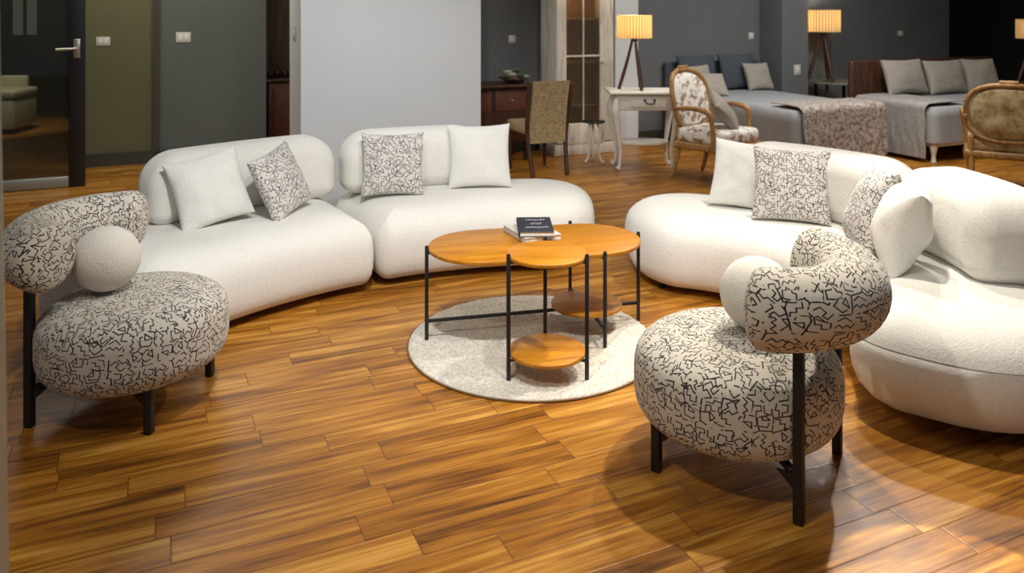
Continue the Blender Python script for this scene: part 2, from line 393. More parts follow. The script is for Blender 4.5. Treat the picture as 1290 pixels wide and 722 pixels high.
# ------------------------------------------------------------------ sofas
SEAT = [(.035, .09), (.043, .055), (.06, .03), (.09, .012), (.13, .003), (.18, 0), (.235, .002), (.28, .010), (.315, .026), (.343, .05), (.365, .08), (.382, .115), (.392, .155), (.398, .2), (.401, .26), (.402, .33)]
SEAT_SEAM = [(.035, .17), (.045, .12), (.07, .07), (.11, .03), (.16, .008), (.21, 0), (.255, .004), (.283, .012), (.286, .019), (.289, .0135), (.315, .028), (.345, .06), (.37, .105), (.388, .155), (.397, .21), (.402, .27), (.402, .34)]
def dense(prof, k=2):
    out = []
    for (a, b), (c, d) in zip(prof, prof[1:]):
        for j in range(k): out.append((a+(c-a)*j/k, b+(d-b)*j/k))
    return out+[prof[-1]]
def sofa(name, label, C, r0, r1, th0, th1, free, bth0, bth1, br0, br1, seam=False, ztop=.755, lean=.07, radii=None, nfeet=((.15, .2), (.85, .2), (.15, .8), (.85, .8))):
    # th0 > th1 in degrees: s runs from th0 to th1; free = which end is rounded ('start' or 'end')
    Rm = (r0+r1)/2; t0 = R(th0); L = (R(th0)-R(th1))*Rm
    mid = R((th0+th1)/2); loc = Vector((C[0]+Rm*math.cos(mid), C[1]+Rm*math.sin(mid), 0))
    def fm(s, r, z):
        th = t0-s/Rm; return Vector((C[0]+r*math.cos(th), C[1]+r*math.sin(th), z))-loc
    root = thing(name, label, 'sofa', loc, 0, 'cream sofa modules')
    j, f = .09, .36
    rad = (f, j, j, f) if free == 'start' else (j, f, f, j)
    if radii: rad = radii
    bm = BM(); slab(bm, 0, L, r0, r1, rad, SEAT_SEAM if seam else SEAT, fm, 14, 40)
    obj('seat', bm, M['cream'], root)
    # backrest: outline in (s, z), thickness along r
    s0 = (R(th0)-R(bth0))*Rm; s1 = (R(th0)-R(bth1))*Rm; T = br1-br0; z0 = .388
    n = 14; e = .105
    pr = [(br0+e-e*math.cos(.5*PI*k/n), e-e*math.sin(.5*PI*k/n)) for k in range(n+1)]
    pr = [(br0-.004, e+.045), (br0-.002, e+.02)]+pr
    pk = [(br1-e+e*math.cos(.5*PI*k/n), e-e*math.sin(.5*PI*k/n)) for k in range(n, -1, -1)]
    pr = pr+pk+[(br1+.002, e+.02), (br1+.004, e+.045)]
    def fb(s, z, r):
        return fm(s, r+lean*(z-z0), z)
    bm = BM(); slab(bm, s0, s1, z0, ztop, (.075, .075, .17, .17), pr, fb, 12, 40)
    obj('backrest', bm, M['cream'], root)
    for a, b in nfeet:
        bm = BM(); lathe(bm, [(.02, 0), (.022, .005), (.025, .05)], fm(a*L, r0+(r1-r0)*b, 0), 16)
        obj('foot', bm, M['black'], root)
    return root
CL = (.30, 2.50); CR = (.65, 3.40)
sofa('sofa_module', 'cream boucle sofa module at the left behind the patterned armchair', CL, 1.97, 2.86, 157, 120.7, 'start', 144.5, 121.2, 2.53, 2.80)
sofa('sofa_module', 'cream boucle sofa module in front of the white pillar', CL, 1.985, 2.86, 120.2, 85.0, 'end', 120.0, 100.5, 2.53, 2.80)
sofa('sofa_module', 'cream boucle sofa module forming the far half of the right sofa', CR, .74, 1.60, 89.5, 24.4, 'start', 62, 20.4, 1.19, 1.53, ztop=.74)
sofa('sofa_module', 'cream boucle sofa module nearest the camera at the right edge behind the armchair', CR, .74, 1.64, 24, -40.5, 'end', 20, -11, 1.19, 1.53, True, ztop=.765, radii=(.09, .20, .66, .09), nfeet=((.2, .4), (.75, .45), (.2, .8), (.7, .8)))

# ------------------------------------------------------------------ armchairs
def armchair(label, loc, rotz):
    root = thing('armchair', label, 'armchair', loc, rotz, 'doodle print armchairs')
    n = 40; hz = .147; zc = .277; prof = []
    for k in range(n+1):
        a = -PI/2+PI*k/n; c, s_ = math.cos(a), math.sin(a); e = 2/3.8
        e = 2/3.8 if s_ > 0 else 2/5.2
        prof.append((max(.004, abs(c)**e), zc+hz*math.copysign(abs(s_)**(2/3.4), s_)))
    rings = [[Vector((r*.352*math.cos(2*PI*k/72), r*.335*math.sin(2*PI*k/72), z)) for k in range(72)] for r, z in prof]
    obj('seat', skin(BM(), rings), M['doodle'], root)
    # curved bolster backrest
    Ra, cy, half = .285, -.075, R(79); Lb = 2*half*Ra; rings = []
    N = 64; cap = .06
    svals = [cap*(1-math.cos(.5*PI*k/12)) for k in range(13)]
    svals += [cap+(Lb-2*cap)*k/N for k in range(1, N)]
    svals += [Lb-x for x in reversed(svals[:13])]
    for s in svals:
        dd = min(s, Lb-s); k = 1.0 if dd >= cap else max(.02, (1-((cap-dd)/cap)**2.8)**(1/2.8))
        th = -PI/2-half+s/Ra; cc = Vector((Ra*math.cos(th), cy+Ra*math.sin(th), .620)); rd = Vector((math.cos(th), math.sin(th), 0))
        rings.append([cc+rd*(.112*k*math.cos(2*PI*j/40))+Vector((0, 0, .118*k*math.sin(2*PI*j/40))) for j in range(40)])
    obj('backrest', skin(BM(), rings), M['doodle'], root)
    for sx in (-1, 1):
        obj('leg', B((sx*.225, -.268, .2535), (.03, .03, .507), None, .004), M['black'], root)
        obj('leg', B((sx*.222, .185, .078), (.03, .03, .156), None, .004), M['black'], root)
    for sx in (-1, 1):
        for y, dr in ((-.253, 1), (.17, -1)):
            bm = BM(); vs = [bm.verts.new((sx*.2235+dx, y+dy, z)) for dx in (-.004, .004) for dy, z in ((0, .095), (0, .14), (dr*.05, .14))]
            bm.faces.new(vs[:3]); bm.faces.new(vs[5:2:-1])
            for a, b in ((0, 1), (1, 2), (2, 0)): bm.faces.new((vs[a], vs[b], vs[b+3], vs[a+3]))
            obj('gusset', bm, M['black'], root, False)
    bm = BM(); bar(bm, (-.215, .18, .138), (.215, -.25, .138), .024, .02); bar(bm, (.215, .18, .138), (-.215, -.25, .138), .024, .02)
    obj('frame', bm, M['black'], root)
    pts = [(.29*math.cos(-PI/2+a)*1.0, cy+.285*math.sin(-PI/2+a), .506) for a in [R(-62)+R(124)*k/20 for k in range(21)]]
    bm = BM(); rings = []
    for p in pts:
        v = Vector(p); d = Vector((p[0], p[1]-cy, 0)).normalized()
        rings.append([v+d*.016+Vector((0, 0, -.007)), v+d*.016+Vector((0, 0, .007)), v-d*.016+Vector((0, 0, .007)), v-d*.016+Vector((0, 0, -.007))])
    obj('back_support', skin(bm, rings), M['black'], root)
    return root
ARM_R = ((.75, 2.655, 0), R(54.4)); ARM_L = ((-1.445, 3.05, 0), R(-96))
ac = armchair('doodle print armchair seen from behind, its curved back near the right sofa', *ARM_R)
dup(ac, *ARM_L, 'doodle print armchair facing right at the left edge before the sofa')
def local(c, x, y, z):
    (l, r) = c; return Vector((l[0]+x*math.cos(r)-y*math.sin(r), l[1]+x*math.sin(r)+y*math.cos(r), z))
def ball(label, loc, rad):
    n = 32; rings = []
    for k in range(n+1):
        a = -PI/2+PI*k/n; c = max(.01, math.cos(a)); rings.append([Vector((rad*c*math.cos(2*PI*j/48), rad*c*math.sin(2*PI*j/48), rad*math.sin(a))) for j in range(48)])
    return setup(obj('ball_cushion', skin(BM(), rings), M['ball'], None, True, loc), label, 'cushion', 'round ball cushions')
ball('ivory ball cushion on the left armchair seat', local(ARM_L, .03, -.10, .549), .121)
ball('ivory ball cushion mostly hidden behind the curved back of the right armchair', local(ARM_R, .045, -.055, .549), .121)

# ------------------------------------------------------------------ square cushions
def cushion_bm(half, thick, seed, wr=.006):
    bm = BM(); N = 34
    def g(i): 
        u = -1+2*i/N; return math.copysign(abs(math.sin(u*PI/2)), u) if False else math.sin(u*PI/2)
    def pt(u, v, s):
        x = u*(1-.075*(1-v*v)*abs(u)); y = v*(1-.075*(1-u*u)*abs(v))
        z = thick*(max(0, (1-u*u))*max(0, (1-v*v)))**.42
        z *= 1+.25*noise.noise((u*1.3+seed, v*1.3, s*3.0))
        w = wr*noise.noise((u*3+seed*2, v*3, s*5.0+seed))*(max(0, (1-u*u)*(1-v*v)))**.3
        return Vector((x*half, y*half, s*(z+.004)+w))
    top = [[bm.verts.new(pt(g(i), g(j), 1)) for j in range(N+1)] for i in range(N+1)]
    bot = [[bm.verts.new(pt(g(i), g(j), -1)) for j in range(N+1)] for i in range(N+1)]
    for i in range(N):
        for j in range(N):
            bm.faces.new((top[i][j], top[i+1][j], top[i+1][j+1], top[i][j+1])); bm.faces.new((bot[i][j], bot[i][j+1], bot[i+1][j+1], bot[i+1][j]))
    for i in range(N):
        bm.faces.new((top[i][0], bot[i][0], bot[i+1][0], top[i+1][0])); bm.faces.new((top[i+1][N], bot[i+1][N], bot[i][N], top[i][N]))
        bm.faces.new((top[0][i+1], bot[0][i+1], bot[0][i], top[0][i])); bm.faces.new((top[N][i], bot[N][i], bot[N][i+1], top[N][i+1]))
    return bm
def cushion(name, label, mat, base, yaw, lean, roll=0, half=.2, thick=.065, seed=1, group='cushions on the cream sofas', sx=1.0):
    n0 = Vector((math.cos(R(yaw)), math.sin(R(yaw)), 0)); z = Vector((0, 0, 1)); al = R(lean)
    u = z*math.cos(al)-n0*math.sin(al); n = n0*math.cos(al)+z*math.sin(al); s = u.cross(n)
    c = Vector(base)+u*half*.97
    m = Matrix((( s.x*sx, u.x, n.x, c.x), (s.y*sx, u.y, n.y, c.y), (s.z*sx, u.z, n.z, c.z), (0, 0, 0, 1))) @ Matrix.Rotation(R(roll), 4, 'Z')
    return setup(obj(name, cushion_bm(half, thick, seed), mat, None, True, matrix=m), label, 'cushion', group)
WC, DS = M['white_cloth'], M['doodle_small']
cushion('square_cushion', 'white square cushion at the left end of the left sofa', WC, (-1.52, 4.03, .408), -56, 22, 11, .185, .075, 1)
cushion('square_cushion', 'doodle print cushion turned aside in the middle of the left sofa module', DS, (-1.185, 4.26, .41), -20, 22, 10, .18, .06, 2)
cushion('square_cushion', 'doodle print cushion standing left of the white cushion before the pillar', DS, (-.70, 4.67, .408), -78, 14, -1, .185, .06, 3)
cushion('square_cushion', 'white square cushion upright before the right half of the pillar', WC, (-.20, 4.88, .408), -86, 12, 1, .195, .075, 4)
cushion('square_cushion', 'white square cushion leaning at the far end of the right sofa', WC, (1.28, 4.36, .408), -112, 24, -4, .19, .07, 5)
cushion('square_cushion', 'doodle print cushion leaning against the white one on the right sofa', DS, (1.44, 4.09, .408), -108, 24, -1, .195, .06, 6)
cushion('square_cushion', 'doodle print cushion half hidden behind a white cushion beside the right armchair', DS, (1.59, 3.66, .408), 168, 20, 4, .195, .085, 7)
cushion('square_cushion', 'white plump cushion nearest the camera on the right sofa', WC, (1.625, 3.43, .408), 160, 18, -3, .185, .105, 8)

# ------------------------------------------------------------------ rug
def rug():
    bm = BM(); c = (.09, 3.58); rr = .555; nr, na = 110, 420; prev = None; ctr = bm.verts.new((0, 0, .02))
    def h(x, y):
        return .016+.0045*noise.noise((x*60, y*60, 0))+.003*noise.noise((x*18, y*18, 3))+.0025*noise.noise((x*140, y*140, 7))
    for i in range(1, nr+1):
        r = rr*i/nr; ring = []
        for k in range(na):
            a = 2*PI*k/na; r2 = r*(1+.006*noise.noise((math.cos(a)*8, math.sin(a)*8, 1))*(i/nr)); x, y = r2*math.cos(a), r2*math.sin(a)
            e = min(1, (rr-r)/.02); z = h(x, y)*(math.sqrt(max(0, 1-(1-e)**2))*.65+.35)
            ring.append(bm.verts.new((x, y, z)))
        if prev is None:
            for k in range(na): bm.faces.new((ctr, ring[k], ring[(k+1) % na]))
        else:
            for k in range(na): bm.faces.new((prev[k], ring[k], ring[(k+1) % na], prev[(k+1) % na]))
        prev = ring
    low = [bm.verts.new((v.co.x*1.0, v.co.y*1.0, .0005)) for v in prev]
    for k in range(na): bm.faces.new((prev[k], low[k], low[(k+1) % na], prev[(k+1) % na]))
    t = NT('short_pile_wool'); co = t.coord(); n = t.noise(co, 90, 4, .7); n2 = t.noise(co, 14, 3)
    col = t.ramp(n, [(.3, srgb(164, 156, 140)), (.5, srgb(214, 208, 194)), (.7, srgb(232, 228, 217))])
    t.set(color=t.mix(t.m('MULTIPLY', n2, .3), col, srgb(168, 158, 140)), rough=1, spec=.1, sheen=.2); t.bump(n, .6, .005)
    o = setup(obj('round_rug', bm, t.mat, None, True, (c[0], c[1], 0)), 'round pale beige pile rug under the coffee tables', 'rug')
    bm = BM(); tube(bm, [(.556*math.cos(2*PI*k/120), .556*math.sin(2*PI*k/120), .005) for k in range(121)], .0045, 8)
    b = obj('contact_shadow_ring', bm, plain('brown_contact_shadow', srgb(120, 92, 58), .9), o); b['label'] = 'brown ring for the contact shadow'  # brown ring painted in for the contact shadow around the rug
rug()

# ------------------------------------------------------------------ coffee tables
RUGZ = .016
def disc_bm(outline, z0, z1, bev=.003):
    prof = [(z0, bev), (z0+bev*.4, bev*.3), (z0+bev, 0), (z1-bev, 0), (z1-bev*.4, bev*.3), (z1, bev)]
    cx = sum(p[0] for p in outline)/len(outline); cy = sum(p[1] for p in outline)/len(outline)
    rings = []
    for z, i in prof:
        rings.append([Vector((x+(cx-x)/math.hypot(x-cx, y-cy)*i, y+(cy-y)/math.hypot(x-cx, y-cy)*i, z)) for x, y in outline])
    return skin(BM(), rings)
def circle(cx, cy, r, n=72): return [(cx+r*math.cos(2*PI*k/n), cy+r*math.sin(2*PI*k/n)) for k in range(n)]
def leg_rod(x, y, z1, r=.0085):
    bm = BM(); tube(bm, [(x, y, RUGZ-.001), (x, y, RUGZ+.002), (x, y, z1-.004), (x, y, z1)], [r*.9, r, r, r*.75], 14); return bm
# long table: stadium top, four legs, crossed rails and a round shelf
th = math.atan2(.11, .48)
T1 = thing('coffee_table', 'long oval honey wood coffee table with thin black legs, carrying the books', 'table', (.35, 3.735, 0), th)
rt = .252; dl = .4925
outl = [(rt*math.cos(a), rt*math.sin(a)) for a in [-PI/2+PI*k/40 for k in range(41)]]
outl += [(-dl*k/14, rt) for k in range(1, 14)]
outl += [(-dl+rt*math.cos(a), rt*math.sin(a)) for a in [PI/2+PI*k/40 for k in range(41)]]
outl += [(-dl+dl*k/14, -rt) for k in range(1, 14)]
obj('tabletop', disc_bm(outl, .409, .426), M['honey'], T1)
L1 = [(rt+.008, 0), (0, -rt-.008), (0, rt+.008), (-dl-rt-.008, 0)]
for x, y in L1:
    obj('leg', leg_rod(x, y, .438), M['black'], T1)
bm = BM(); bar(bm, (L1[3][0], 0, .1), (L1[0][0], 0, .1), .014); obj('rail', bm, M['black'], T1)
bm = BM(); bar(bm, (0, L1[1][1], .0995), (0, L1[2][1], .0995), .0135); obj('rail', bm, M['black'], T1)
for x, y in L1:
    v = Vector((x, y, 0)); i = Vector((-dl, 0, 0)) if x < -dl else Vector((0, 0, 0)); d = (v-i).normalized()
    bm = BM(); bar(bm, (v-d*.035)+Vector((0, 0, .404)), v+Vector((0, 0, .404)), .014, .009)
    obj('bracket', bm, M['black'], T1)
obj('shelf', disc_bm(circle(.0, 0, .166), .108, .121), M['honey'], T1)
# small round two-tier table
T2 = thing('side_table', 'small round two-tier honey wood side table with three black legs in front', 'table', (.143, 3.245, 0), 0)
obj('tabletop', disc_bm(circle(0, 0, .165), .492, .508), M['honey'], T2)
obj('shelf', disc_bm(circle(0, 0, .157), .098, .113), M['honey'], T2)
L2 = [(-.157, -.068), (.157, -.068), (0, .172)]
for x, y in L2: obj('leg', leg_rod(x, y, .521), M['black'], T2)
for x, y in L2:
    v = Vector((x, y, 0)); d = v.normalized()
    for z in (.487, .093):
        bm = BM(); bar(bm, v-d*.035+Vector((0, 0, z)), v+Vector((0, 0, z)), .013, .009); obj('bracket', bm, M['black'], T2)

# ------------------------------------------------------------------ books on the coffee table
M['cover'] = plain('dark_slate_cover', srgb(46, 49, 58), .4, 0, .06); M['pages'] = plain('book_pages', srgb(226, 222, 210), .9, 0, .04, 200)
M['pale_cover'] = plain('pale_grey_cover', srgb(196, 190, 180), .5); M['print'] = plain('white_print', srgb(215, 215, 222), .6)
def book(label, loc, rotz, w, d, h, cov):
    r = thing('book', label, 'book', loc, rotz, 'books on the coffee table')
    obj('pages', B((.003, 0, h/2), (w-.01, d-.01, h-.008)), M['pages'], r, False)
    bm = BM(); box(bm, (0, 0, .002), (w, d, .004), None, .001, 1); box(bm, (0, 0, h-.002), (w, d, .004), None, .001, 1); box(bm, (-w/2+.002, 0, h/2), (.004, d, h), None, .001, 1)
    c = obj('cover', bm, cov, r, False)
    return r, c
book('pale grey book underneath, sticking out to the left on the coffee table', (.095, 3.775, .427), R(24), .19, .24, .026, M['pale_cover'])
bk, cv = book('dark slate book with white printing, topmost on the coffee table', (.108, 3.775, .4535), R(2), .165, .255, .026, M['cover'])
random.seed(3)
for y, n, hh, w in ((.075, 9, .026, .095), (.012, 5, .032, .055), (-.055, 12, .022, .11)):
    bm = BM()
    for k in range(n):
        x = -w/2+w*(k+.5)/n+.008
        box(bm, (x-w/n*.28, y, .0262), (w/n*.18, hh*(.7+.3*random.random()), .0006))
        box(bm, (x, y+hh*random.choice((-.35, 0, .35)), .0262), (w/n*.5, hh*.16, .0006))
    obj('title_line', bm, M['print'], bk, False)['label'] = 'white title print'

# ------------------------------------------------------------------ background furniture
def plate(label, px, q, z, w, h, gang=1):
    c = W(p_at(px, q), q-.004, z); r = thing('switch_plate', label, 'light switch', c, A24, 'wall switch plates')
    obj('cover_plate', B((0, 0, 0), (w, .008, h), None, .003), M['plate'], r)
    for k in range(gang):
        obj('rocker', B(((k-(gang-1)/2)*w/gang*.8, -.006, 0), (w/gang*.45, .006, h*.5), None, .001), M['ivory_paint'], r)
def z_at(py, px, q):
    d = W(p_at(px, q), q).y; return H-(py-YH)*d/F
plate('double white switch plate on the warm grey wall above the left sofa', 231, 8.535, z_at(47, 231, 8.535), .135, .1, 2)
plate('white switch plate on the olive-tinted wall at far left', 130, 8.575, z_at(52, 130, 8.575), .12, .085, 2)
plate('small switch plate on the grey wall above the flower arrangement', 645, 7.634, z_at(49, 645, 7.634), .08, .08)
plate('small switch plate on grey wall between the two tripod lamps', 946, 7.634, z_at(45, 946, 7.634), .08, .08)
plate('small switch plate on the wall above the daybed pillows', 1134, 7.634, z_at(42, 1134, 7.634), .1, .07)
plate('socket plate low on the grey pilaster beside the lamp table', 1004, 7.25, z_at(88, 1004, 7.25), .1, .12)
r = thing('switch_plate', 'narrow switch plate on the left side of the white pillar', 'light switch', W(.93, 6.1, z_at(42, 371, 6.1)), A24, 'wall switch plates')
obj('cover_plate', B((0, 0, 0), (.008, .1, .1), None, .003), M['plate'], r); obj('rocker', B((-.006, 0, 0), (.006, .05, .05), None, .001), M['ivory_paint'], r)

# cream bench in the dark room
bl = W(p_at(8, 10.9), 10.9)
r = thing('bench', 'cream upholstered bench in the dark room behind the glass door', 'bench', (-6.36, 9.75, 0), R(4))
cb = plain('cream_leather', srgb(190, 186, 146), .5)
obj('base', B((-.2, 0, .24), (1.15, .55, .36), None, .03, 3), cb, r); obj('seat_pad', B((-.2, 0, .475), (1.17, .57, .11), None, .035, 3), cb, r)
obj('backrest', B((-.25, .24, .57), (1.05, .1, .2), None, .03, 3), cb, r)
for x in (-.7, .3):
    for y in (-.2, .2): obj('foot', B((x, y, .03), (.05, .05, .06)), M['black'], r)

# reddish cabinet with carved top behind the pillar, tall wooden door panel behind it
r = thing('wood_cabinet', 'reddish wood cabinet with carved dark top left of the pillar', 'cabinet', W(1.33, 8.98), A24)
obj('body', B((0, 0, .36), (.52, .4, .72), None, .01), M['red_wood'], r)
obj('top', B((0, 0, .74), (.58, .45, .04), None, .012), M['brown_wood'], r)
bm = BM()
for k in range(7):
    a = -.22+.44*k/6; lathe(bm, [(.01, -.03), (.034, -.012), (.04, .02), (.028, .05), (.01, .06)], (a, -.08+.02*(k % 2), .79), 12)
obj('carved_crest', bm, M['brown_wood'], r)
obj('door', B((0, -.205, .38), (.44, .014, .56), None, .006), M['red_wood'], r)
struct('door_2', wbox(1.02, 2.1, 9.22, 9.3, 0, 2.4, .01), wood('dusky_wood', srgb(74, 56, 46), srgb(98, 76, 62), srgb(112, 90, 74), .6, 2))

# dark wooden desk behind the pillar with a succulent arrangement
r = thing('writing_desk', 'dark brown wooden desk emerging from behind the white pillar', 'desk', W(2.99, 7.36), A24)
obj('top', B((0, 0, .745), (.86, .5, .03), None, .008), M['brown_wood'], r)
obj('body', B((.0, .02, .46), (.80, .42, .54), None, .008), M['brown_wood'], r)
for x in (-.2, .2): 
    d = obj('drawer', B((x, -.195, .6), (.36, .012, .2), None, .005), M['red_wood'], r); bm = BM(); lathe(bm, [(.004, 0), (.014, .004), (.012, .014), (.003, .018)], (0, 0, 0), 12)
    obj('knob', bm, M['chrome'], d, True, (x, -.2, .6), (R(90), 0, 0))
for x in (-.37, .37):
    for y in (-.17, .2): obj('leg', B((x, y, .1), (.05, .05, .2), None, .005), M['brown_wood'], r)

fl = thing('succulent_arrangement', 'low arrangement of green and white rosettes on the dark desk', 'plant', W(3.26, 7.27, .762), 0)
bm = BM(); lathe(bm, [(.05, 0), (.09, .01), (.12, .04), (.115, .045), (.085, .02), (.02, .018)], (0, 0, 0), 24); obj('bowl', bm, M['brown_wood'], fl)
leafm = [plain('green_succulent', srgb(86, 104, 66), .6), plain('white_petal', srgb(206, 198, 176), .6), plain('dusky_leaf', srgb(120, 86, 78), .6)]
def rosette(c, rad, mat):
    bm = BM()
    for ring, (nn, tilt, ln) in enumerate(((7, 20, 1.0), (6, 45, .8), (5, 68, .6))):
        for k in range(nn):
            a = 2*PI*k/nn+ring*.5; m = Matrix.Translation(c) @ Matrix.Rotation(a, 4, 'Z') @ Matrix.Rotation(-R(tilt), 4, 'Y')
            pts = [(0, 0, 0), (.45, .26, .03), (.75, .22, .08), (1, 0, .16), (.75, -.22, .08), (.45, -.26, .03)]
            up = [bm.verts.new(m @ Vector((x*rad*ln, y*rad*ln, z*rad*ln))) for x, y, z in pts]
            lo = [bm.verts.new(m @ Vector((x*rad*ln, y*rad*ln, z*rad*ln-.06*rad))) for x, y, z in pts]
            bm.faces.new(up); bm.faces.new(lo[::-1])
            for i in range(6): bm.faces.new((up[i], lo[i], lo[(i+1) % 6], up[(i+1) % 6]))
    return bm
for i, (x, y, z, rd, mi) in enumerate(((-.09, -.03, .05, .06, 0), (-.02, -.05, .07, .06, 1), (.06, -.04, .06, .062, 0), (.11, 0, .05, .055, 1), (-.06, .05, .09, .06, 1), (.03, .04, .10, .065, 0), (-.13, .02, .04, .06, 2), (.13, -.05, .03, .05, 0), (.0, -.1, .035, .05, 2))):
    obj('rosette', rosette(Vector((x, y, z)), rd, leafm[mi]), leafm[mi], fl)

# upholstered dining chair
linen = plain('speckled_beige_tapestry', srgb(150, 132, 98), .9, 0, .35, 40, .2, 200)
r = thing('dining_chair', 'beige tapestry dining chair with dark wooden legs beside the glass cabinet', 'chair', (.225, 7.38, 0), R(24))
obj('seat', B((0, .0, .42), (.42, .44, .1), None, .03, 3), linen, r)
bm = BM(); rings = []
for k in range(13):
    t = k/12; z = .30+.56*t; y = -.22-.10*t**1.6; w = .17+.022*t+.01*math.cos(t*PI); th_ = .032*(1-.2*t)
    ring = []
    for j in range(24):
        a = 2*PI*j/24; ring.append(Vector((w*math.copysign(abs(math.cos(a))**.35, math.cos(a)), y+th_*math.copysign(abs(math.sin(a))**.5, math.sin(a)), z)))
    rings.append(ring)
obj('backrest', skin(bm, rings), linen, r)
for sx in (-1, 1):
    bm = BM(); tube(bm, smooth_path([(sx*.17, -.29, 0), (sx*.185, -.235, .25), (sx*.2, -.225, .45), (sx*.215, -.30, .84)]), [.016]+[.02]*23+[.017], 10); obj('leg', bm, M['brown_wood'], r)
    bm = BM(); tube(bm, [(sx*.18, .19, 0), (sx*.185, .19, .37)], [.014, .022], 10); obj('leg', bm, M['brown_wood'], r)

# tall distressed vitrine
vp0, vp1 = 3.69, 4.367; vw = vp1-vp0
r = thing('display_cabinet', 'tall distressed white display cabinet with glazed door and amber lit inside', 'cabinet', W((vp0+vp1)/2, 7.37), A24)
Hc = 2.1
obj('plinth', B((0, 0, .06), (vw+.03, .37, .12), None, .01), M['chalk'], r)
obj('side_panel', B((-vw/2+.012, 0, Hc/2+.1), (.024, .34, Hc), None, .004), M['chalk'], r)
obj('side_panel', B((vw/2-.012, 0, Hc/2+.1), (.024, .34, Hc), None, .004), M['chalk'], r)
obj('back_panel', B((0, .165, Hc/2+.1), (vw-.05, .012, Hc)), wood('amber_wood', srgb(110, 74, 34), srgb(140, 98, 50), srgb(160, 116, 62), .5, 2), r)
obj('cornice', B((0, 0, Hc+.13), (vw+.08, .42, .08), None, .02), M['chalk'], r)
for z in (.5, .95, 1.4, 1.85): obj('shelf', B((0, .01, z), (vw-.06, .28, .018), None, .003), wood('shelf_wood', srgb(120, 96, 64), srgb(150, 124, 88), srgb(170, 144, 104), .5), r)
bm = BM()
for x in (-vw/2+.06, vw/2-.085): box(bm, (x, -.175, Hc/2+.12), (.115 if x < 0 else .165, .03, Hc-.02), None, .006)
for z, h in ((.22, .22), (2.1, .12)): box(bm, (-.01, -.175, z), (vw-.2, .03, h), None, .006)
for z in (1.02,): box(bm, (-.01, -.175, z), (vw-.2, .022, .02), None, .003)
box(bm, (-.02, -.175, 1.2), (.014, .02, 1.8), None, .003)
obj('door', bm, M['chalk'], r)
vg = NT('cabinet_glass'); vg.set(color=(.10, .07, .04), rough=.05, Alpha=.35)
obj('glass', B((-.015, -.17, 1.2), (vw-.2, .006, 1.74)), vg.mat, r, False)
bm = BM(); lathe(bm, [(.004, 0), (.014, .006), (.012, .018), (.003, .022)], (0, 0, 0), 12); obj('knob', bm, M['chrome'], r, True, (.2, -.19, .95), (R(90), 0, 0))
pl_ = bpy.data.lights.new('cabinet_lamp', 'POINT'); pl_.energy = 5; pl_.color = (1, .7, .35); pl_.shadow_soft_size = .04
po = bpy.data.objects.new('cabinet_lamp', pl_); COL.objects.link(po); po.location = W(vp0+.12, 7.38, 1.75)

# low accent table with slender white leg in front of the vitrine
r = thing('accent_table', 'small low table with thin dark top and slender white curved legs', 'table', (.80, 7.78, 0), 0)
bm = BM(); lathe(bm, [(.01, .395), (.11, .395), (.115, .402), (.11, .41), (.01, .41)], (0, 0, 0), 28); obj('top', bm, M['black'], r)
for k in range(3):
    a = PI/6+2*PI*k/3+PI; c, s_ = math.cos(a), math.sin(a)
    bm = BM(); P = smooth_path([(c*.03, s_*.03, .395), (c*.075, s_*.075, .30), (c*.05, s_*.05, .15), (c*.075, s_*.075, .04), (c*.11, s_*.11, .012)]); tube(bm, P, lerp_list([.012, .016, .011, .009, .014], len(P)), 10); obj('leg', bm, M['ivory_paint'], r)

# ivory console with cabriole legs
r = thing('console_table', 'ivory painted console table with cabriole legs and a drawer', 'table', (1.24, 7.5, 0), 0)
obj('top', B((0, 0, .728), (.68, .44, .028), None, .012, 3), M['ivory_paint'], r)
obj('apron', B((0, 0, .64), (.56, .34, .15), None, .01), M['ivory_paint'], r)
d = obj('drawer', B((.02, -.175, .645), (.34, .016, .1), None, .006), M['ivory_paint'], r)
bm = BM(); tube(bm, [(-.045, 0, .018), (-.04, -.02, -.0), (-.02, -.026, -.012), (.02, -.026, -.012), (.04, -.02, 0), (.045, 0, .018)], .006, 8); box(bm, (-.045, .006, .018), (.02, .008, .02)); box(bm, (.045, .006, .018), (.02, .008, .02))
obj('pull', bm, M['black'], d, True, (.03, -.19, .645))
for sx in (-1, 1):
    for sy in (-1, 1):
        bm = BM(); dx, dy = sx*.7, sy*.7
        P = smooth_path([(sx*.265, sy*.155, .68), (sx*.285, sy*.17, .56), (sx*.262, sy*.155, .38), (sx*.238, sy*.14, .2), (sx*.245, sy*.145, .06), (sx*.268, sy*.165, .02)], 8)
        tube(bm, P, lerp_list([.028, .04, .026, .017, .016, .026], len(P)), 12); obj('leg', bm, M['ivory_paint'], r)
obj('shelf', disc_bm([(.235*math.cos(a), .14*math.sin(a)) for a in [2*PI*k/40 for k in range(40)]], .24, .265), M['ivory_paint'], r)

# tripod lamps
def shade_mat():
    t = NT('amber_slat_shade'); X = t.sep(t.coord())
    a = t.m('ARCTAN2', X[1], X[0]); st = t.m('SINE', t.m('MULTIPLY', a, 36))
    col = t.ramp(t.m('ADD', t.m('MULTIPLY', st, .5), .5), [(.2, srgb(196, 166, 112)), (.6, srgb(244, 226, 188))])
    tr = t.node('ShaderNodeBsdfTranslucent'); t.put(tr.inputs[0], col)
    df = t.node('ShaderNodeBsdfDiffuse'); t.put(df.inputs[0], col)
    mx = t.node('ShaderNodeMixShader'); mx.inputs[0].default_value = .55; t.t.links.new(df.outputs[0], mx.inputs[1]); t.t.links.new(tr.outputs[0], mx.inputs[2])
    t.t.links.new(mx.outputs[0], t.t.nodes['Material Output'].inputs[0]); return t.mat
M['shade'] = shade_mat()
bulb_m = NT('bulb_glow'); bulb_m.set(color=(1, .9, .7), **{'Emission Color': (1, .8, .5), 'Emission Strength': 25.0})
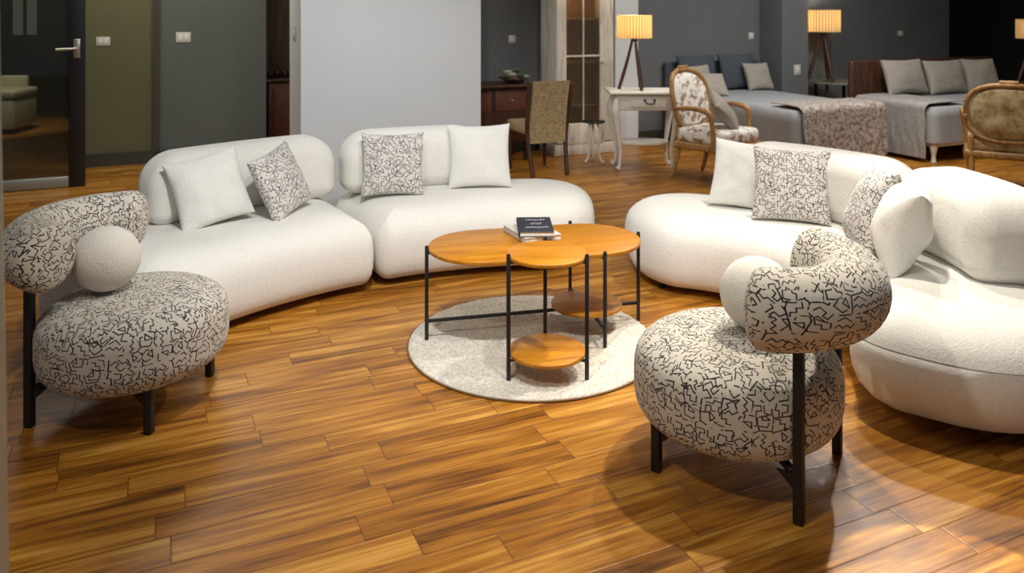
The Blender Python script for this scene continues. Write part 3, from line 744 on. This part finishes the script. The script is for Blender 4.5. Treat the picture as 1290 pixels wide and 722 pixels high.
def lamp(label, loc, sc, power):
    r = thing('tripod_lamp', label, 'lamp', loc, R(20), 'tripod table lamps')
    for k in range(3):
        a = 2*PI*k/3+.5; c, s_ = math.cos(a), math.sin(a)
        bm = BM(); P = smooth_path([(c*.145*sc, s_*.145*sc, 0), (c*.105*sc, s_*.105*sc, .13*sc), (c*.05*sc, s_*.05*sc, .33*sc), (c*.018*sc, s_*.018*sc, .47*sc)])
        tube(bm, P, lerp_list([.015*sc, .018*sc, .014*sc, .012*sc], len(P)), 8); obj('leg', bm, M['brown_wood'], r)
    bm = BM(); lathe(bm, [(.03*sc, .45*sc), (.035*sc, .46*sc), (.03*sc, .49*sc), (.012*sc, .50*sc), (.012*sc, .53*sc)], (0, 0, 0), 16)
    for k in range(3):
        a = 2*PI*k/3; bar(bm, (0, 0, .525*sc), (.162*sc*math.cos(a), .162*sc*math.sin(a), .525*sc), .005)
    obj('stem', bm, M['black'], r)
    bm = BM(); n = 96; rings = []
    for rd, z in ((.165, .485), (.165, .70)):
        rings.append([Vector((rd*sc*math.cos(2*PI*k/n), rd*sc*math.sin(2*PI*k/n), z*sc)) for k in range(n)])
    for rd, z in ((.1625, .70), (.1625, .485)):
        rings.append([Vector((rd*sc*math.cos(2*PI*k/n), rd*sc*math.sin(2*PI*k/n), z*sc)) for k in range(n)])
    rings.append(rings[0]); skin(bm, rings, True, False, False); bmesh.ops.remove_doubles(bm, verts=bm.verts, dist=1e-5)
    obj('lamp_shade', bm, M['shade'], r)
    bm = BM(); lathe(bm, [(.008, -.05), (.014, -.03), (.03, 0), (.028, .02), (.015, .036), (.003, .04)], (0, 0, .585*sc), 20); obj('bulb', bm, bulb_m.mat, r)
    l = bpy.data.lights.new('lamp_light', 'POINT'); l.energy = power; l.color = (1, .9, .75); l.shadow_soft_size = .035
    o = bpy.data.objects.new('lamp_light', l); COL.objects.link(o); o.parent = r; o.location = (0, 0, .665*sc)
    return r
lamp('lit tripod lamp with amber slatted shade on the ivory console', (1.155, 7.5, .746), 1.0, 13)

# floral armchair (facing right and slightly to the camera)
floral = NT('white_floral_brocade'); co = floral.coord(); nf = floral.noise(co, 16, 3, .6)
floral.set(color=floral.ramp(nf, [(.47, srgb(226, 222, 212)), (.55, srgb(206, 192, 176)), (.6, srgb(140, 98, 88)), (.68, srgb(168, 150, 112))]), rough=.8)
beige_floral = NT('faded_gold_brocade'); co = beige_floral.coord(); nf = beige_floral.noise(co, 12, 4, .65)
beige_floral.set(color=beige_floral.ramp(nf, [(.42, srgb(196, 182, 146)), (.56, srgb(172, 150, 108)), (.68, srgb(126, 100, 66))]), rough=.85)
def bergere(label, loc, rotz, fab, w=.58, back_h=.46, lean=.16):
    r = thing('upholstered_armchair', label, 'armchair', loc, rotz)
    obj('seat', B((0, .02, .40), (w-.04, .52, .13), None, .045, 4), fab, r)
    obj('seat_rail', B((0, .02, .315), (w, .55, .06), None, .015, 2), M['gold'], r)
    def oval(t, sx, sy, zc):
        a = 2*PI*t; c, s_ = math.cos(a), math.sin(a)
        x = sx*math.copysign(abs(c)**.75, c); z = sy*math.copysign(abs(s_)**.75, s_)
        zz = zc+z; return Vector((x, -.25-lean*(zz-.42)+.08*(x/sx)**2*sx*2, zz))
    zc = .44+back_h/2; n = 48; bm = BM()
    outer = [oval(k/n, w/2-.03, back_h/2-.01, zc) for k in range(n)]; rings = []
    for off, sc in ((-.03, .05), (-.032, .6), (-.022, .93), (0, .985), (.022, .93), (.04, .6), (.042, .05)):
        c0 = Vector((0, -.25-lean*(zc-.42), zc)); rings.append([c0+(p-c0)*sc+Vector((0, off, 0)) for p in outer])
    obj('backrest', skin(bm, rings), fab, r)
    bm = BM(); P = [oval(k/n, w/2-.01, back_h/2+.01, zc) for k in range(n+1)]; tube(bm, P, .022, 10)
    box(bm, (0, P[n//4].y, zc+back_h/2+.03), (.14, .03, .04), None, .012)
    obj('back_frame', bm, M['gold'], r)
    for sx in (-1, 1):
        bm = BM(); P = smooth_path([(sx*(w/2-.01), -.27, .62), (sx*(w/2+.01), -.05, .645), (sx*(w/2+.015), .12, .62), (sx*(w/2+.005), .15, .52), (sx*(w/2-.01), .16, .34)]); tube(bm, P, lerp_list([.016, .022, .026, .02, .022], len(P)), 10); obj('arm', bm, M['gold'], r)
        bm = BM(); P = smooth_path([(sx*(w/2-.03), .25, .33), (sx*(w/2-.015), .27, .24), (sx*(w/2-.04), .25, .08), (sx*(w/2-.03), .27, .008)]); tube(bm, P, lerp_list([.03, .03, .016, .02], len(P)), 10); obj('leg', bm, M['gold'], r)
        bm = BM(); P = smooth_path([(sx*(w/2-.05), -.24, .46), (sx*(w/2-.05), -.23, .3), (sx*(w/2-.05), -.27, .12), (sx*(w/2-.04), -.31, .008)]); tube(bm, P, lerp_list([.02, .026, .02, .018], len(P)), 10); obj('leg', bm, M['gold'], r)
    return r
bergere('white floral armchair with gilded frame beside the ivory console', (1.80, 7.0, 0), R(-138), floral.mat, .56, .50, .2)
bergere('faded gold armchair seen from behind at the right edge', (4.12, 6.6, 0), R(-30), beige_floral.mat, .62, .44, .12)
taupe = plain('taupe_linen', srgb(150, 142, 130), .9, 0, .08, 30, .2, 300); slate = plain('slate_velvet', srgb(62, 68, 76), .85, 0, .12, 8)
cushion('throw_pillow', 'taupe pillow lying on the white floral armchair', taupe, (1.95, 6.93, .47), -20, 35, 25, .17, .06, 21, 'bedside pillows')

# beds
grey_spread = plain('grey_bedspread', srgb(146, 147, 149), .85, 0, .06, 10, .15, 80)
lace = NT('pale_lace_throw'); co = lace.coord(); nl = lace.noise(co, 30, 3, .7)
lace.set(color=lace.ramp(nl, [(.42, srgb(176, 166, 156)), (.55, srgb(140, 126, 116)), (.64, srgb(104, 90, 82))]), rough=.95); lace.bump(nl, .5, .01)
def draped(x0, x1, y0, y1, ztop, zlow, amp, seed, r0=.07):
    # cover over a box: top plus a hanging skirt with folds
    bm = BM(); rings = []
    def ring(ins, z, fold):
        out = []
        for i, (x, y) in enumerate(rrect(x0, x1, y0, y1, (r0,)*4, ins, 6, 40)):
            k = fold*(.6*noise.noise((x*7+seed, y*7, 0))+.4*noise.noise((x*17, y*17+seed, z*2)))
            cx, cy = (x0+x1)/2, (y0+y1)/2; v = Vector((x-cx, y-cy, 0)).normalized(); out.append(Vector((x, y, z))+v*k)
        return out
    for k in range(8):
        t = k/7; rings.append(ring(-.01-.01*(1-t), zlow+(ztop-.05-zlow)*t, amp*(1-t*.8)))
    for k in range(1, 6):
        a = .5*PI*k/5; rings.append(ring(.05*(1-math.cos(a)), ztop-.05+.05*math.sin(a), amp*.15*(1-k/5)))
    rings.append(ring(.3, ztop+.008, 0)); rings.append(ring(.6, ztop+.012, 0))
    return skin(bm, rings)
b0 = W(5.35, 5.614)
r = thing('bed', 'bed with grey spread and slate headboard beyond the right sofa', 'bed', b0, A24)
obj('mattress', draped(0, 1.2, 0, 1.93, .56, .10, .018, 3), grey_spread, r)
obj('base', B((.6, .97, .09), (1.1, 1.8, .14)), M['brown_wood'], r)
obj('headboard', B((.6, 1.965, .45), (1.34, .06, .9), None, .02), slate, r)
def throw(x0, x1, y0, y1, zt, zl, seed):
    # a strip lying over the foot end and hanging down the front
    bm = BM(); N = 46; Mx = 60; path = []
    Lt = y1-y0; Lh = zt-zl
    for i in range(N+1):
        s = (Lt+Lh)*i/N
        if s < Lt-.05: path.append((y1-s, zt+.016))
        elif s < Lt+.05:
            a = (s-Lt+.05)/.1*PI/2; path.append((y0+.03-.065*math.sin(a), zt+.016-.05*(1-math.cos(a))))
        else: path.append((y0-.036, zt-.034-(s-Lt-.05)))
    def P(i, j, o):
        y, z = path[i]; t = i/N; x = x0+(x1-x0)*j/Mx
        f = .02*noise.noise((x*9+seed, t*2, 0))+.012*noise.noise((x*24, t*5, seed)); hang = max(0, (i/N*(Lt+Lh)-Lt)/max(Lh, .01))
        return Vector((x+.02*noise.noise((t*6, seed, j > Mx/2)), y-abs(f)*hang*1.5-o*hang, z+(1-hang)*(abs(f)*.4+o)))
    A_ = [[bm.verts.new(P(i, j, .008)) for j in range(Mx+1)] for i in range(N+1)]; B_ = [[bm.verts.new(P(i, j, 0)) for j in range(Mx+1)] for i in range(N+1)]
    for i in range(N):
        for j in range(Mx): bm.faces.new((A_[i][j], A_[i+1][j], A_[i+1][j+1], A_[i][j+1])); bm.faces.new((B_[i][j], B_[i][j+1], B_[i+1][j+1], B_[i+1][j]))
    for i in range(N):
        for j in (0, Mx): bm.faces.new((A_[i][j], B_[i][j], B_[i+1][j], A_[i+1][j]))
    for j in range(Mx):
        for i in (0, N): bm.faces.new((A_[i][j], B_[i][j], B_[i][j+1], A_[i][j+1]))
    return bm
t_ = setup(obj('throw_blanket', throw(.06, 1.12, 0, .38, .575, .05, 5), lace.mat, None, True, b0, (0, 0, A24)), 'pale lace patterned throw hanging over the foot of the grey bed', 'blanket')
def on(root, x, y, z): 
    l = root.location; return Vector((l.x+x*CA-y*SA, l.y+x*SA+y*CA, z))
for x, sw, lab in ((.28, 1.25, 'slate velvet pillow against the headboard, left of the pair'), (.86, 1.25, 'slate velvet pillow against the headboard, right of the pair')):
    cushion('bed_pillow', lab, slate, on(r, x, 1.78, .575), 24-90, 12, 0, .21, .06, x*10, 'bedside pillows', sw)
cushion('bed_pillow', 'taupe pillow at the right end of the slate headboard', taupe, on(r, 1.02, 1.6, .575), 24-90, 22, 0, .165, .06, 31, 'bedside pillows', 1.1)
cushion('bed_pillow', 'taupe pillow at the left end of the slate headboard, behind another', taupe, on(r, .0+.16, 1.60, .575), 24-90, 20, 2, .16, .06, 32, 'bedside pillows', 1.15)
cushion('bed_pillow', 'pale taupe pillow lying front left on the grey bed', taupe, on(r, .10, 1.28, .575), 24-96, 40, -4, .15, .05, 33, 'bedside pillows', 1.3)

b2 = W(6.88, 5.37)
r = thing('daybed', 'grey daybed with dark back and ivory legs behind the gold armchair', 'bed', b2, A24)
obj('mattress', draped(0, 2.2, 0, .98, .545, .20, .012, 9), grey_spread, r)
obj('bed_rail', B((1.1, .49, .19), (2.16, .94, .07), None, .01), M['ivory_paint'], r)
obj('headboard', B((1.1, 1.02, .47), (2.24, .06, .94), None, .02), M['brown_wood'], r)
for x in (.05, 2.15):
    for y in (.05, .93):
        bm = BM(); P = smooth_path([(x, y, .17), (x, y, .13), (x, y, .06), (x, y, .005)]); tube(bm, P, lerp_list([.04, .035, .018, .026], len(P)), 12); obj('leg', bm, M['ivory_paint'], r)
# throw over the daybed's near left side: built in a frame turned by -90 degrees so that its front is the left side
t2 = setup(obj('throw_blanket', throw(-.92, -.06, -.012, .5, .56, .03, 12), plain('pale_ribbed_throw', srgb(150, 146, 140), .9, 0, .15, 30, .4, 60), None, True, b2, (0, 0, A24-PI/2)), 'pale ribbed throw hanging to the floor over the left side of the daybed', 'blanket')
for x, lab, sd in ((.58, 'taupe pillow at the left of the daybed', 41), (1.22, 'taupe pillow second from left on the daybed', 42), (1.80, 'dark taupe pillow at the right of the daybed, partly behind another', 43)):
    cushion('bed_pillow', lab, taupe, on(r, x, .76, .585 if sd == 41 else .562), 24-90+(-8 if sd == 43 else 0), 18, 0, .195, .075, sd, 'bedside pillows', 1.55 if sd != 43 else 1.2)

# round lamp table and second lamp
lt = W(7.5, 7.2)
r = thing('lamp_table', 'round dark table carrying the second tripod lamp behind the beds', 'table', lt, 0)
bm = BM(); lathe(bm, [(.02, .61), (.33, .61), (.335, .62), (.33, .63), (.02, .63)], (0, 0, 0), 40); obj('top', bm, wood('grey_brown_wood', srgb(70, 62, 50), srgb(104, 96, 80), srgb(124, 116, 98), .5), r)
for k in range(4):
    a = PI/4+PI/2*k; bm = BM(); tube(bm, [(.26*math.cos(a), .26*math.sin(a), 0), (.24*math.cos(a), .24*math.sin(a), .61)], [.016, .02], 10); obj('leg', bm, M['brown_wood'], r)
lamp('lit tripod lamp with amber slatted shade on the round table by the pilaster', (lt.x-.16, lt.y-.02, .640), 1.22, 9)
# third lamp at the right frame edge
r3 = thing('pedestal_table', 'small dark table beyond the gold armchair at the right edge', 'table', (5.87, 8.95, 0), 0)
bm = BM(); lathe(bm, [(.16, 0), (.17, .02), (.03, .06), (.03, .64), (.24, .66), (.24, .685), (.02, .685)], (0, 0, 0), 32); obj('pedestal', bm, M['brown_wood'], r3)
lamp('tripod lamp with tan shade cut off by the right edge', (5.87, 8.95, .689), 1.0, .5)
